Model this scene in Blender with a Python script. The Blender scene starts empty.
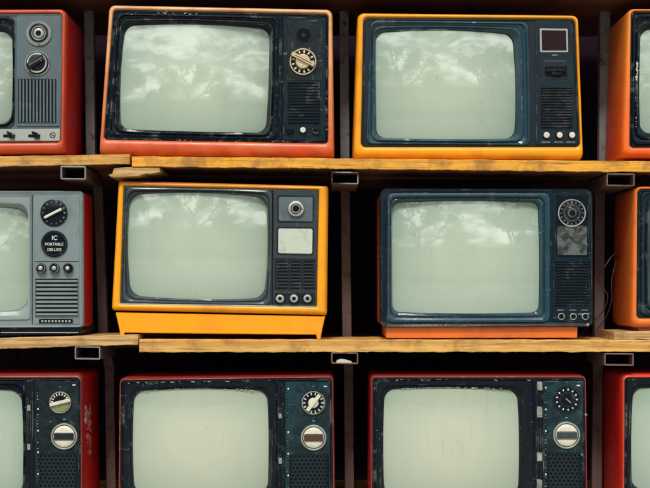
import bpy, bmesh, math, random
from mathutils import Vector, noise as mn
random.seed(7)
R = math.radians
SC = bpy.context.scene
COL = SC.collection
U, VX, VY, DIST = .002, 329.0, 290.0, 2.6      # metres per photo pixel on the shelf front, eye line, eye distance

# ------------------------------------------------------------------ materials
class NT:
    def __init__(s, name):
        s.m = bpy.data.materials.new(name); s.m.use_nodes = True
        s.t = s.m.node_tree; s.p = s.t.nodes['Principled BSDF']
    def n(s, typ, **k):
        nd = s.t.nodes.new(typ)
        for a, v in k.items():
            if a.startswith('i_'):
                key = a[2:]; key = int(key) if key.isdigit() else key.replace('_', ' ')
                nd.inputs[key].default_value = v
            else: setattr(nd, a, v)
        return nd
    def l(s, a, b): s.t.links.new(a, b)
    def coords(s, sc=(1, 1, 1), rot=(0, 0, 0)):
        tc = s.n('ShaderNodeTexCoord'); oi = s.n('ShaderNodeObjectInfo')
        mu = s.n('ShaderNodeMath', operation='MULTIPLY', i_1=37.0); s.l(oi.outputs['Random'], mu.inputs[0])
        mp = s.n('ShaderNodeMapping'); s.l(tc.outputs['Object'], mp.inputs['Vector']); s.l(mu.outputs[0], mp.inputs['Location'])
        mp.inputs['Scale'].default_value = sc; mp.inputs['Rotation'].default_value = rot
        return mp.outputs[0]
    def noise(s, v, scale, detail=4, rough=.55, dist=0):
        n = s.n('ShaderNodeTexNoise'); n.inputs['Scale'].default_value = scale; n.inputs['Detail'].default_value = detail
        n.inputs['Roughness'].default_value = rough; n.inputs['Distortion'].default_value = dist
        s.l(v, n.inputs['Vector']); return n.outputs['Fac']
    def rng(s, v, a, b, c=0., d=1.):
        n = s.n('ShaderNodeMapRange'); s.l(v, n.inputs['Value'])
        for k, x in zip(('From Min', 'From Max', 'To Min', 'To Max'), (a, b, c, d)): n.inputs[k].default_value = x
        return n.outputs[0]
    def mul(s, a, b, op='MULTIPLY'):
        n = s.n('ShaderNodeMath', operation=op)
        for i, x in enumerate((a, b)):
            if isinstance(x, (int, float)): n.inputs[i].default_value = x
            else: s.l(x, n.inputs[i])
        return n.outputs[0]
    def mix(s, f, a, b):
        n = s.n('ShaderNodeMix', data_type='RGBA')
        for sk, x in ((n.inputs['Factor'], f), (n.inputs['A'], a), (n.inputs['B'], b)):
            if isinstance(x, (int, float)): sk.default_value = x
            elif isinstance(x, (tuple, list)): sk.default_value = (*x[:3], 1)
            else: s.l(x, sk)
        return n.outputs['Result']
    def bump(s, h, st=.3, d=.001):
        b = s.n('ShaderNodeBump'); b.inputs['Strength'].default_value = st; b.inputs['Distance'].default_value = d
        s.l(h, b.inputs['Height']); s.l(b.outputs[0], s.p.inputs['Normal'])
    def edge(s, rad=.0018):
        g = s.n('ShaderNodeNewGeometry'); b = s.n('ShaderNodeBevel', samples=4); b.inputs['Radius'].default_value = rad
        d = s.n('ShaderNodeVectorMath', operation='DOT_PRODUCT'); s.l(g.outputs['Normal'], d.inputs[0]); s.l(b.outputs[0], d.inputs[1])
        return s.rng(d.outputs['Value'], .995, .9)

def plastic(name, c1, c2=None, grad=None, rough=.35, wear=None, wamt=.5, dust=.35, spec=.5, coat=0., grime=.5, dustc=(.3, .33, .3), mottle=0.):
    """aged moulded plastic: uneven fading or painted-in shade, grime, dust specks, scratches and worn edges"""
    s = NT(name); v = s.coords()
    col = c1
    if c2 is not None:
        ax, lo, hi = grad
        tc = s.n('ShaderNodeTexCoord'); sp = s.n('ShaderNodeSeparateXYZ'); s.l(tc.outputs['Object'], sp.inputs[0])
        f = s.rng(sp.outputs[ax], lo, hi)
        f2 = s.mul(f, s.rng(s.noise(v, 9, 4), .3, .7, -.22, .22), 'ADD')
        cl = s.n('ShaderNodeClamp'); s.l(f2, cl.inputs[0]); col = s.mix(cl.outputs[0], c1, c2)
    big = s.noise(v, 14, 5, .6)
    dk = tuple(x * (1 - grime) for x in c1)
    col = s.mix(s.rng(big, .5, .78, 0, .75), col, dk)
    vs = s.coords((1, 1, .12)); st = s.noise(vs, 160, 3)
    col = s.mix(s.rng(st, .64, .8, 0, .16 * dust), col, dustc)
    fine = s.noise(v, 420, 2)
    sm = s.mul(s.rng(fine, .68, .75), s.rng(s.noise(v, 22, 3), .45, .7))
    col = s.mix(s.mul(sm, dust), col, dustc)
    film = s.rng(s.noise(v, 30, 6, .7), .54, .78, 0, .32 * dust)
    col = s.mix(s.mul(film, .4), col, dustc)
    sc1 = s.noise(s.coords((1, 1, .06), (0, .5, 0)), 210, 2); sc2 = s.noise(s.coords((.07, 1, 1), (0, .25, 0)), 190, 2)
    scm = s.mul(s.rng(sc1, .69, .72), s.rng(sc2, .69, .72), 'MAXIMUM')
    scm = s.mul(scm, s.rng(s.noise(v, 12, 3), .5, .62))
    col = s.mix(s.mul(scm, .55), col, dk if max(c1) > .3 else dustc)
    smu = s.noise(s.coords((1, 1, .7), (.3, .8, .2)), 20, 8, .74, .8)
    col = s.mix(s.rng(smu, .57, .70, 0, grime * .75), col, tuple(x * .38 for x in c1))
    if mottle:
        m1 = s.noise(v, 38, 7, .72, .4)
        col = s.mix(s.rng(m1, .47, .56, 0, mottle * .85), col, tuple(x * .12 for x in c1))
        m2 = s.noise(s.coords((1.3, 1, .8), (.2, .5, .1)), 30, 7, .75, .6)
        col = s.mix(s.rng(m2, .60, .72, 0, mottle * .45), col, dustc)
    if wear is not None:
        e = s.mul(s.edge(), s.rng(s.noise(v, 26, 7, .72), .57 - .06 * wamt, .62))
        col = s.mix(s.mul(e, min(1, wamt * 1.3)), col, wear)
        ch = s.mul(s.rng(s.noise(v, 95, 3, .6), .70, .72), s.rng(s.noise(v, 8, 2), .5, .6))
        col = s.mix(s.mul(ch, wamt), col, wear)
    s.l(col, s.p.inputs['Base Color'])
    s.l(s.rng(big, .3, .75, rough * .8, min(.9, rough * 1.6)), s.p.inputs['Roughness'])
    s.p.inputs['Specular IOR Level'].default_value = spec
    s.p.inputs['Coat Weight'].default_value = coat; s.p.inputs['Coat Roughness'].default_value = .15
    s.bump(s.mul(s.noise(v, 260, 3), s.noise(v, 18, 3), 'ADD'), .16, .0012)
    return s.m

def metal(name, c, rough=.35, rust=.0, m=1., rc=(.06, .022, .012), low=None):
    s = NT(name); v = s.coords()
    n1 = s.noise(v, 35, 5, .7)
    if low:
        tc = s.n('ShaderNodeTexCoord'); sp = s.n('ShaderNodeSeparateXYZ'); s.l(tc.outputs['Object'], sp.inputs[0])
        c = s.mix(s.rng(s.mul(sp.outputs[2], s.rng(s.noise(v, 7, 4), .3, .7, -.06, .06), 'ADD'), 1.17, 1.27), low, c)
    col = s.mix(s.rng(n1, .62 - rust * .35, .72 - rust * .2), c, rc)
    col = s.mix(s.rng(s.noise(v, 160, 2), .66, .72, 0, .4), col, (.35, .3, .25))
    s.l(col, s.p.inputs['Base Color']); s.p.inputs['Metallic'].default_value = m
    s.l(s.rng(n1, .3, .7, rough, min(1, rough + .3)), s.p.inputs['Roughness'])
    s.bump(s.noise(v, 220, 3), .3, .0006)
    return s.m

def wood(name, light, dark, paint=None, pamt=0., rough=.6, knots=True, sc=1.):
    s = NT(name)
    v = s.coords((1.1 * sc, 7 * sc, 13 * sc)); g = s.noise(v, 5, 6, .6, .6)
    w = s.n('ShaderNodeTexWave', wave_type='BANDS', bands_direction='Z'); s.l(v, w.inputs['Vector'])
    w.inputs['Scale'].default_value = 1.6; w.inputs['Distortion'].default_value = 7; w.inputs['Detail'].default_value = 4; w.inputs['Detail Scale'].default_value = 1.2
    fib = s.noise(s.coords((5, 90, 260)), 3, 4, .6)
    col = s.mix(s.rng(w.outputs['Fac'], .35, .95, 0, .65), light, dark)
    col = s.mix(s.rng(fib, .45, .7, 0, .75), col, dark)
    col = s.mix(s.rng(g, .58, .75, 0, .7), col, tuple(x * .55 for x in dark))
    if paint is not None:
        pn = s.noise(s.coords((2.5, 6, 10)), 6, 6, .7)
        col = s.mix(s.rng(pn, .38, .62, pamt, pamt * .45), col, paint)
    lng = s.noise(s.coords((2.2, 30, 55)), 4, 6, .62, .3)
    col = s.mix(s.rng(lng, .55, .66, 0, .7), col, tuple(x * .5 for x in dark))
    crk = s.noise(s.coords((1.6, 60, 150)), 4, 3, .5)
    col = s.mix(s.rng(crk, .69, .71, 0, .85), col, (.03, .015, .01))
    stn = s.noise(s.coords((3, 3, 3)), 5, 6, .68)
    col = s.mix(s.rng(stn, .50, .64, 0, .62), col, tuple(x * .6 for x in dark))
    ed = s.mul(s.edge(.0015), s.rng(s.noise(s.coords(), 40, 4), .48, .6))
    col = s.mix(s.mul(ed, .5), col, tuple(x * .4 for x in dark))
    sp = s.rng(s.noise(s.coords(), 130, 3, .6), .69, .73)
    col = s.mix(s.mul(sp, .75), col, (.05, .025, .015))
    if knots:
        vo = s.n('ShaderNodeTexVoronoi'); s.l(s.coords((2.2, 4, 9)), vo.inputs['Vector']); vo.inputs['Scale'].default_value = 2.2
        col = s.mix(s.rng(vo.outputs['Distance'], .13, .03, 0, .7), col, tuple(x * .35 for x in dark))
    s.l(col, s.p.inputs['Base Color']); s.p.inputs['Roughness'].default_value = rough
    s.bump(s.mul(fib, g, 'ADD'), .5, .0012)
    return s.m

def plain(name, c, rough=.5, metallic=0., spec=.5, coat=0.):
    s = NT(name); v = s.coords()
    s.l(s.mix(s.rng(s.noise(v, 90, 4, .65), .5, .75, 0, .55), c, tuple(x * .5 for x in c)), s.p.inputs['Base Color'])
    s.p.inputs['Roughness'].default_value = rough; s.p.inputs['Metallic'].default_value = metallic
    s.p.inputs['Specular IOR Level'].default_value = spec; s.p.inputs['Coat Weight'].default_value = coat
    s.bump(s.noise(v, 300, 3), .15, .0006)
    return s.m

def glass(name, c):
    s = NT(name); v = s.coords()
    col = s.mix(s.rng(s.noise(v, 4, 3), .35, .7), c, tuple(x * .92 for x in c))
    col = s.mix(s.rng(s.noise(s.coords((1, 1, .2)), 40, 5, .65), .55, .85, 0, .12), col, (.62, .62, .52))
    col = s.mix(s.mul(s.rng(s.noise(v, 330, 2), .7, .73), .45), col, (.72, .72, .66))
    col = s.mix(s.mul(s.rng(s.noise(v, 150, 2), .72, .74), .5), col, (.16, .18, .15))
    run = s.mul(s.rng(s.noise(s.coords((1, 1, .05)), 120, 3), .58, .74), s.rng(s.noise(v, 9, 4, .6), .46, .62))
    col = s.mix(s.mul(run, .28), col, tuple(x * .62 for x in c))
    sm = s.noise(s.coords((1, 1, 1), (.4, .2, .7)), 11, 6, .65, 1.2)
    col = s.mix(s.rng(sm, .55, .75, 0, .10), col, (.6, .62, .54))
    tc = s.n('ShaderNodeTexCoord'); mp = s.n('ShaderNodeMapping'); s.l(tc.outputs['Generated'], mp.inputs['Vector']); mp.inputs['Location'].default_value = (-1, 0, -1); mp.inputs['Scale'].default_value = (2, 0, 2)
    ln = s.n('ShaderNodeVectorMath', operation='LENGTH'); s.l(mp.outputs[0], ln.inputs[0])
    col = s.mix(s.rng(ln.outputs['Value'], .35, 1.35, 0, .62), col, (c[0] * .42, c[1] * .56, c[2] * .58))   # darker, more teal tint towards the rim
    s.l(col, s.p.inputs['Base Color'])
    s.l(s.rng(sm, .4, .75, .02, .09), s.p.inputs['Roughness'])
    s.p.inputs['IOR'].default_value = 1.62
    s.p.inputs['Coat Weight'].default_value = 1; s.p.inputs['Coat IOR'].default_value = 1.6; s.p.inputs['Coat Roughness'].default_value = .025
    return s.m

WEAR = (.33, .36, .34)
M = dict(
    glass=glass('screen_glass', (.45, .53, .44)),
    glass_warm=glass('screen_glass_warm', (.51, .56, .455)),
    black=plastic('black_plastic', (.0035, .0075, .014), rough=.14, wear=WEAR, wamt=.6, dust=.25, spec=.22),
    teal=plastic('blue_black_plastic', (.0045, .015, .025), rough=.16, wear=WEAR, wamt=.5, dust=.3, spec=.3),
    tealpanel=plastic('teal_panel_plastic', (.006, .034, .050), rough=.3, wear=WEAR, wamt=.5, dust=.7, grime=.9, spec=.35, mottle=.8),
    tealdark=plastic('grimy_dark_plastic', (.008, .020, .028), rough=.25, wear=WEAR, wamt=.5, dust=.6, grime=.8, spec=.3, mottle=.7),
    peeled=plastic('peeling_silver_foil', (.10, .12, .12), rough=.22, wear=WEAR, wamt=.4, dust=.5, grime=.9, mottle=1., dustc=(.5, .52, .5)),
    blue=plastic('slate_blue_plastic', (.014, .048, .074), rough=.15, wear=(.3, .38, .4), wamt=.55, dust=.3, spec=.5),
    slate=plastic('slate_plastic', (.036, .051, .060), rough=.2, wear=(.3, .33, .33), wamt=.3, dust=.2, spec=.4),
    slate2=plastic('dark_slate_plastic', (.009, .016, .025), rough=.28, wear=(.3, .33, .33), wamt=.3, dust=.2, spec=.3),
    greyblue=plastic('grey_blue_plastic', (.085, .125, .15), rough=.34, wear=(.4, .45, .45), wamt=.4, dust=.4),
    grey=plastic('pale_grey_plastic', (.175, .228, .245), rough=.36, wear=(.45, .5, .48), wamt=.4, dust=.4),
    ringgrey=plastic('frame_grey_plastic', (.24, .295, .305), rough=.3, wear=(.5, .5, .5), wamt=.3, dust=.3),
    hole=plain('deep_black', (.004, .004, .006), .8, spec=.15),
    chrome=metal('dull_chrome', (.55, .56, .53), .28),
    silver=metal('silver_paint', (.36, .38, .36), .45, m=.5),
    gold=metal('brass_knob_metal', (.62, .50, .34), .3),
    cream=plain('cream_plastic', (.62, .60, .50), .4),
    tab=plastic('worn_grey_tab', (.36, .38, .36), rough=.45, wear=(.6, .6, .55), wamt=.5, dust=.5, grime=.8, mottle=.7),
    white=plain('white_paint_marks', (.62, .64, .60), .5),
    dimwhite=plain('faded_print', (.22, .25, .25), .6),
    maroon=plain('maroon_tinted_window', (.020, .009, .012), .3, spec=.15),
    ivory=plain('ivory_window', (.50, .55, .48), .3, coat=.4),
    olive=plain('olive_dial_glass', (.20, .22, .09), .3, coat=.5),
    brown=plain('brown_band', (.075, .028, .026), .35),
    red=plastic('red_plastic', (.66, .016, .014), rough=.3, wear=(.5, .3, .25), grime=.45, dustc=(.3, .1, .07)),
    orangered=plastic('orange_red_plastic', (.55, .075, .030), rough=.3, wear=(.6, .4, .3), wamt=.4, dust=.3, grime=.5, dustc=(.4, .2, .12)),
    dimchrome=metal('tarnished_chrome', (.26, .27, .26), .3, .3),
    redlit=plastic('red_rim_plastic', (.62, .045, .02), rough=.3, wear=(.6, .35, .25), wamt=.35, dust=.2, grime=.35),
    redrim=plastic('faded_red_plastic', (.23, .030, .030), rough=.35, wear=(.5, .35, .3), wamt=.5, dust=.4, grime=.5),
    redorange=plastic('red_orange_plastic', (.55, .030, .016), (.66, .13, .03), (0, -.55, -.41), rough=.35, wear=(.6, .4, .3), wamt=.3, dust=.25, grime=.35),
    redorange2=plastic('bright_red_plastic', (.62, .055, .016), (.55, .020, .014), (2, .10, .26), rough=.3, wear=(.7, .4, .25), wamt=.4, dust=.3, grime=.35),
    salmon=plastic('faded_orange_plastic', (.58, .072, .014), (.78, .42, .19), (2, .0, .27), rough=.32, wear=(.7, .45, .25), wamt=.5, dust=.35, grime=.45, dustc=(.45, .22, .12)),
    orange=plastic('orange_plastic', (.78, .115, .014), (.76, .22, .025), (2, .02, .22), rough=.4, wear=(.7, .5, .3), wamt=.4, dust=.3, grime=.3),
    orange2=plastic('plain_orange_plastic', (.74, .16, .02), rough=.38, wear=(.7, .45, .25), wamt=.3, dust=.2, grime=.4),
    yellow=plastic('yellow_plastic', (.86, .33, .005), rough=.3, wear=(.45, .22, .06), wamt=.4, dust=.3, grime=.45, dustc=(.45, .25, .08)),
    yellow2=plastic('amber_plastic', (.88, .345, .005), (.36, .085, .03), (2, .303, .318), rough=.33, wear=(.45, .22, .06), wamt=.35, dust=.3, grime=.42, dustc=(.48, .26, .08)),  # reddish-brown rim top: shade put into the colour
    paintwood=wood('yellow_painted_wood', (.58, .33, .08), (.28, .11, .025), (.84, .37, .008), .9),
    paintwood2=wood('worn_yellow_wood', (.58, .35, .11), (.28, .12, .035), (.70, .34, .04), .6),
    rawwood=wood('raw_pine', (.72, .45, .15), (.34, .14, .032), (.72, .36, .04), .45, sc=.8),
    rawwood2=wood('pale_pine', (.62, .40, .16), (.32, .15, .05), sc=1.2),
    darkwood=wood('old_brown_wood', (.15, .055, .04), (.07, .024, .022)),
    steel=metal('weathered_steel', (.17, .185, .205), .5, .2, .1, low=(.10, .066, .064)),
    steelbrown=metal('rusty_steel', (.11, .066, .062), .6, .3, .1, (.12, .045, .02)),
    tubelight=metal('bare_steel_tube', (.30, .31, .30), .5, .3, .5),
    tuberust=metal('primed_steel_tube', (.22, .13, .115), .55, .35, .4),
    cord=plain('black_rubber', (.03, .018, .018), .5),
    paper=plain('torn_paper', (.55, .32, .30), .7),
    pale_fleck=plain('pale_flecks', (.62, .62, .56), .8),
    back=plain('back_board_shadow', (.016, .006, .015), .9, spec=.1),  # plum colour stands in for the purple shadow behind the sets
    perf=plain('perforated_plate', (.007, .020, .028), .4, spec=.3),
    under=wood('brown_underside', (.17, .075, .045), (.08, .03, .02), knots=False),
)

# ------------------------------------------------------------------ mesh helpers
class MB:
    """collects geometry for ONE mesh object; px coordinates are mapped by P"""
    def __init__(s, P): s.bm = bmesh.new(); s.P = P; s.mats = []; s.mi = 0
    def mat(s, key):
        if key not in s.mats: s.mats.append(key)
        s.mi = s.mats.index(key); return s
    def face(s, vs):
        try: f = s.bm.faces.new(vs)
        except ValueError: return
        f.material_index = s.mi; f.smooth = True
    def loft(s, loops, cap0=False, cap1=False):
        vl = [[s.bm.verts.new(p) for p in lp] for lp in loops]
        for a, b in zip(vl, vl[1:]):
            n = len(a)
            for i in range(n): s.face((a[i], a[(i + 1) % n], b[(i + 1) % n], b[i]))
        if cap0: s.face(list(reversed(vl[0])))
        if cap1: s.face(vl[-1])
        return vl
    def lp(s, pts, y): return [s.P(x, z, y) for x, z in pts]
    def plate(s, q, y0, y1, r=1., ch=.4, ka=4):
        """rounded slab from y0 (back) to y1 (front, smaller y) with chamfer ch px"""
        L = rloop(q, r, ka=ka, ke=2); c = ch * U
        L2 = inset(L, ch)
        s.loft([s.lp(L, y0), s.lp(L, y1 + c), s.lp(L2, y1)], True, True)
    def box(s, x0, z0, x1, z1, y0, y1, ch=.25): s.plate((x0, z0, x1, z0, x1, z1, x0, z1), y0, y1, .3, ch, 1)
    def bar(s, cx, cz, ang, l, w, y0, y1, ch=.3):
        ca, sa = math.cos(ang), math.sin(ang); q = []
        for a, b in ((-l, -w), (l, -w), (l, w), (-l, w)): q += [cx + a * ca - b * sa, cz + a * sa + b * ca]
        s.plate(tuple(q), y0, y1, .5, ch, 2)
    def lathe(s, cx, cz, prof, n=32, flute=0, fa=0., cap0=True, cap1=True):
        loops = []
        for r, y in prof:
            loops.append([s.P(cx + r * (1 + (fa if flute and r == max(p[0] for p in prof) and (i % 2) else 0)) * math.cos(2 * math.pi * i / n),
                              cz + r * (1 + (fa if flute and r == max(p[0] for p in prof) and (i % 2) else 0)) * math.sin(2 * math.pi * i / n), y) for i in range(n)])
        s.loft(loops, cap0, cap1)
    def ring(s, cx, cz, ri, ro, y0, y1, n=36):
        c = .3
        s.lathe(cx, cz, [(ro, y0), (ro, y1 + c * U), (ro - c, y1), (ri + c, y1), (ri, y1 + c * U), (ri, y0)], n, cap0=False, cap1=False)
    def text(s, txt, cx, cz, size, y):
        cu = bpy.data.curves.new('t', 'FONT'); cu.body = txt; cu.size = 1; cu.align_x = 'CENTER'; cu.align_y = 'CENTER'; cu.offset = .012
        o = bpy.data.objects.new('t', cu); me = bpy.data.meshes.new_from_object(o)
        vs = [s.bm.verts.new(s.P(cx + v.co.x * size, cz - v.co.y * size, y)) for v in me.vertices]
        for p in me.polygons: s.face([vs[i] for i in p.vertices])
        bpy.data.meshes.remove(me); bpy.data.objects.remove(o); bpy.data.curves.remove(cu)
    def build(s, name, parent=None, ang=35, label=None):
        bmesh.ops.recalc_face_normals(s.bm, faces=s.bm.faces)
        me = bpy.data.meshes.new(name); s.bm.to_mesh(me); s.bm.free()
        for k in s.mats: me.materials.append(M[k])
        me.set_sharp_from_angle(angle=R(ang))
        o = bpy.data.objects.new(name, me); COL.objects.link(o); o.parent = parent
        if label: o['label'] = label
        return o

def _merge(s, o):
    bmesh.ops.recalc_face_normals(s.bm, faces=s.bm.faces)
    me = o.data; base = len(me.materials)
    for k in s.mats: me.materials.append(M[k])
    for f in s.bm.faces: f.material_index += base
    tmp = bpy.data.meshes.new('tmp'); s.bm.to_mesh(tmp); s.bm.free()
    bm = bmesh.new(); bm.from_mesh(me); bm.from_mesh(tmp); bm.to_mesh(me); bm.free(); bpy.data.meshes.remove(tmp)
MB.merge = _merge

def rloop(q, r, bul=(0, 0, 0, 0), ka=6, ke=8):
    """rounded quad TL,TR,BR,BL in photo pixels; bul = outward bulge of top,right,bottom,left"""
    P = [Vector((q[2 * i], q[2 * i + 1])) for i in range(4)]
    out = []
    for i in range(4):
        p, a, b = P[i], P[i - 1], P[(i + 1) % 4]
        da, db = (a - p).normalized(), (b - p).normalized()
        s, e = p + da * r, p + db * r
        for k in range(ka + 1):
            t = k / ka; w = .7071; d = (1 - t) ** 2 + 2 * t * (1 - t) * w + t * t
            out.append((s * (1 - t) ** 2 + p * 2 * t * (1 - t) * w + e * t * t) / d)
        nb = b + (p - b).normalized() * r
        for k in range(1, ke): out.append(e.lerp(nb, k / ke))
    if not any(bul): return [(v.x, v.y) for v in out]
    cx = sum(v.x for v in P) / 4; cy = sum(v.y for v in P) / 4
    hw = (P[1].x - P[0].x + P[2].x - P[3].x) / 4; hh = (P[3].y - P[0].y + P[2].y - P[1].y) / 4
    res = []
    for v in out:
        u = max(-1, min(1, (v.x - cx) / hw)); w = max(-1, min(1, (v.y - cy) / hh))
        dx = (1 - w * w) * (bul[1] * u if u > 0 else bul[3] * u)
        dy = (1 - u * u) * (bul[2] * w if w > 0 else bul[0] * w)
        res.append((v.x + dx, v.y + dy))
    return res
def inset(L, d):
    n = len(L); out = []
    for i in range(n):
        a, b = Vector(L[i - 1]), Vector(L[(i + 1) % n]); t = (b - a)
        if t.length < 1e-6: out.append(L[i]); continue
        t.normalize(); nn = Vector((-t.y, t.x)); out.append((L[i][0] + nn.x * d, L[i][1] + nn.y * d))
    return out
def lerp(A, B, t): return [(a[0] + (b[0] - a[0]) * t, a[1] + (b[1] - a[1]) * t) for a, b in zip(A, B)]
def shrink(L, f, cx, cy, fy=None): fy = f if fy is None else fy; return [(cx + (x - cx) * f, cy + (y - cy) * fy) for x, y in L]

def empty(name, loc, label, cat, group=None):
    o = bpy.data.objects.new(name, None); COL.objects.link(o); o.location = loc; o.empty_display_size = .05
    o['label'] = label; o['category'] = cat
    if group: o['group'] = group
    return o
def tag(o, label, cat, group=None):
    o['label'] = label; o['category'] = cat
    if group: o['group'] = group
    return o

# ------------------------------------------------------------------ the television
PROF = dict(
    step=[(0, .0062), (.05, .0022), (.17, .0018), (.24, .0060), (.48, .0085), (.53, .0050), (.63, .0048), (.70, .0100)],
    soft=[(0, .0062), (.07, .0020), (.28, .0010), (.48, .0030), (.56, .0075), (.64, .0070), (.74, .0058), (.84, .0100)],
    flat=[(0, .0062), (.06, .0035), (.5, .0035), (.6, .0045), (.7, .0090)])

class TV:
    def __init__(t, label, outer, face, frame, screen, base, body='red', rim=None, bez='black', framem=None, scr='glass', y0=.015, depth=.2,
                 r=(5, 4, 6, 10), bul=(2, 2, 2, 2), fb=None, style='step', R_=.9, shell=None, lipd=.005, tilt=None):
        if tilt is None: tilt = (random.uniform(-.035, .035), random.uniform(-.03, .03))
        t.s = (DIST + y0) / DIST; t.y0 = y0
        cx = (outer[4] + outer[6]) / 2
        t.ox = (cx - VX) * U * t.s; t.oz = (VY - base) * U * t.s
        t.root = empty('vintage_television', (t.ox, y0, t.oz), label, 'television', 'vintage televisions on the shelves')
        rim = rim or body
        O = rloop(outer, r[0]); F = rloop(face, r[1]); FR = rloop(frame, r[2], fb or (0, 0, 0, 0)); S = rloop(screen, r[3], bul)
        ocx = sum(p[0] for p in O) / len(O); ocy = sum(p[1] for p in O) / len(O)
        # cabinet: straight sides, then the narrower rear hump
        b = MB(t.P).mat(body)
        f0 = shell if shell else .020
        RB = [(x, min(y, outer[5])) for x, y in shrink(O, .80, ocx, ocy + 10, .76)]
        RC = shrink(O, .62, ocx, ocy + 12, .55)
        b.loft([b.lp(O, f0), b.lp(O, f0 + .004), b.lp(O, depth), b.lp(inset(O, 2), depth + .012), b.lp(RB, depth + .05), b.lp(RC, depth + .13)], False, True)
        if not shell:
            b.mat(rim)
            b.loft([b.lp(lerp(O, F, a), y) for a, y in ((0, .020), (.03, .0135), (.10, .0080), (.20, .0042), (.34, .0016), (.5, .0003), (.68, .0), (.82, .0006), (.93, .0022), (1, .0050), (1, .011))])
        b.build('cabinet', t.root)
        # bezel
        b = MB(t.P).mat(bez)
        if shell:
            b.loft([b.lp(inset(O, 2), shell + .002), b.lp(inset(O, -.3), shell), b.lp(inset(O, -.3), .007), b.lp(inset(O, .8), .003), b.lp(F, .0055), b.lp(FR, .0062)])
        else:
            b.loft([b.lp(F, .012), b.lp(inset(F, .4), .0045), b.lp(inset(F, 1.6), .0040), b.lp(inset(F, 2.2), .0062), b.lp(FR, .0062)])
        scx = sum(p[0] for p in S) / len(S); scy = sum(p[1] for p in S) / len(S)
        hh = (screen[5] - screen[3]) / 2 * U
        yc = .0125 - hh * hh / (2 * R_)
        ta, tb = tilt
        ys = lambda x, y: yc + (((x - scx) * U) ** 2 + ((y - scy) * U) ** 2) / (2 * R_) + ta * (x - scx) * U + tb * (y - scy) * U
        pr = PROF[style]; loops = []
        if framem: b.mat(framem)
        loops.append(b.lp(FR, .0062))
        for tt, y in pr[1:]: loops.append(b.lp(lerp(FR, S, tt), y))
        L = lerp(FR, S, .93); loops.append([t.P(x, y, max(.0102, ys(x, y) - lipd)) for x, y in L])
        loops.append([t.P(x, y, ys(x, y) - .0022) for x, y in lerp(FR, S, .97)])
        b.loft(loops); b.mat('hole')
        b.loft([[t.P(x, y, ys(x, y) - .0022) for x, y in lerp(FR, S, .97)], [t.P(x, y, ys(x, y) - .0012) for x, y in lerp(FR, S, 1.0)], [t.P(x, y, ys(x, y) + .006) for x, y in S]])
        t.bez = b.build('bezel', t.root, 28)
        # bulged tube face
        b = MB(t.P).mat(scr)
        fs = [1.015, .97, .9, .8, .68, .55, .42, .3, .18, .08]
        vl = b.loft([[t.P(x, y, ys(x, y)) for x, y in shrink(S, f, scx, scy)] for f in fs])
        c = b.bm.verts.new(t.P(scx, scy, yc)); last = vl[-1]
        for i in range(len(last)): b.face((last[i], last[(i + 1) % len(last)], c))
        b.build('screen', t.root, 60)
    def P(t, px, py, y): return Vector(((px - VX) * U * t.s - t.ox, y, (VY - py) * U * t.s - t.oz))
    def mb(t, key): return MB(t.P).mat(key)
    def panel(t, q, key, y=.0035, r=1.5):
        b = t.mb(key); b.plate(q, .008, y, r, .5); t.pn = b.build('control_panel', t.root); t.py = y; return t.pn
    def slats(t, q, n, key, back='hole', vertical=False, duty=.5, y=None, sag=0):
        """louvred speaker grille: frame, dark backing and real slats"""
        y = (t.py if y is None else y)
        b = t.mb(back); x0, z0, x1, z1 = q
        b.box(x0, z0, x1, z1, y + .0005, y - .0004, .05)
        b.mat(key)
        e = .7
        b.box(x0 - e, z0 - e, x1 + e, z0, y + .001, y - .0016); b.box(x0 - e, z1, x1 + e, z1 + e, y + .001, y - .0016)
        b.box(x0 - e, z0, x0, z1, y + .001, y - .0015); b.box(x1, z0, x1 + e, z1, y + .001, y - .0015)
        for i in range(n):
            if vertical:
                a = x0 + (x1 - x0) * (i + .5 - duty / 2) / n; c = a + (x1 - x0) / n * duty
                b.box(a, z0 + .2, c, z1 - .2, y, y - .0016 + random.uniform(-.0002, .0002), .2)
            else:
                a = z0 + (z1 - z0) * (i + .5 - duty / 2) / n; c = a + (z1 - z0) / n * duty
                b.box(x0 + .2, a, x1 - .2, c, y, y - .0016 + random.uniform(-.0002, .0002), .2)
        return b.build('speaker_grille', t.pn)
    def holes(t, x0, z0, x1, z1, p, key):
        """perforated plate: hexagon cells each with a real round hole"""
        b = t.mb('hole'); y = t.py - .0012; b.box(x0, z0, x1, z1, t.py + .001, t.py - .0002, .05); b.mat(key)
        rr = p / 2 / math.cos(math.pi / 6); row = 0; z = z0 + rr
        while z < z1:
            x = x0 + p / 2 + (p / 2 if row % 2 else 0)
            while x < x1 - p / 2 + .1:
                hx = [(x + rr * math.cos(math.pi / 6 + k * math.pi / 3), z + rr * math.sin(math.pi / 6 + k * math.pi / 3)) for k in range(6)]
                o = []
                for k in range(6): o += [hx[k], ((hx[k][0] + hx[(k + 1) % 6][0]) / 2, (hx[k][1] + hx[(k + 1) % 6][1]) / 2)]
                h = [(x + p * .34 * math.cos(math.pi / 6 + k * math.pi / 6), z + p * .34 * math.sin(math.pi / 6 + k * math.pi / 6)) for k in range(12)]
                b.loft([b.lp(o, y), b.lp(h, y), b.lp(h, t.py)])
                x += p
            z += rr * 1.5; row += 1
        return b.build('speaker_grille', t.pn)
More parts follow.
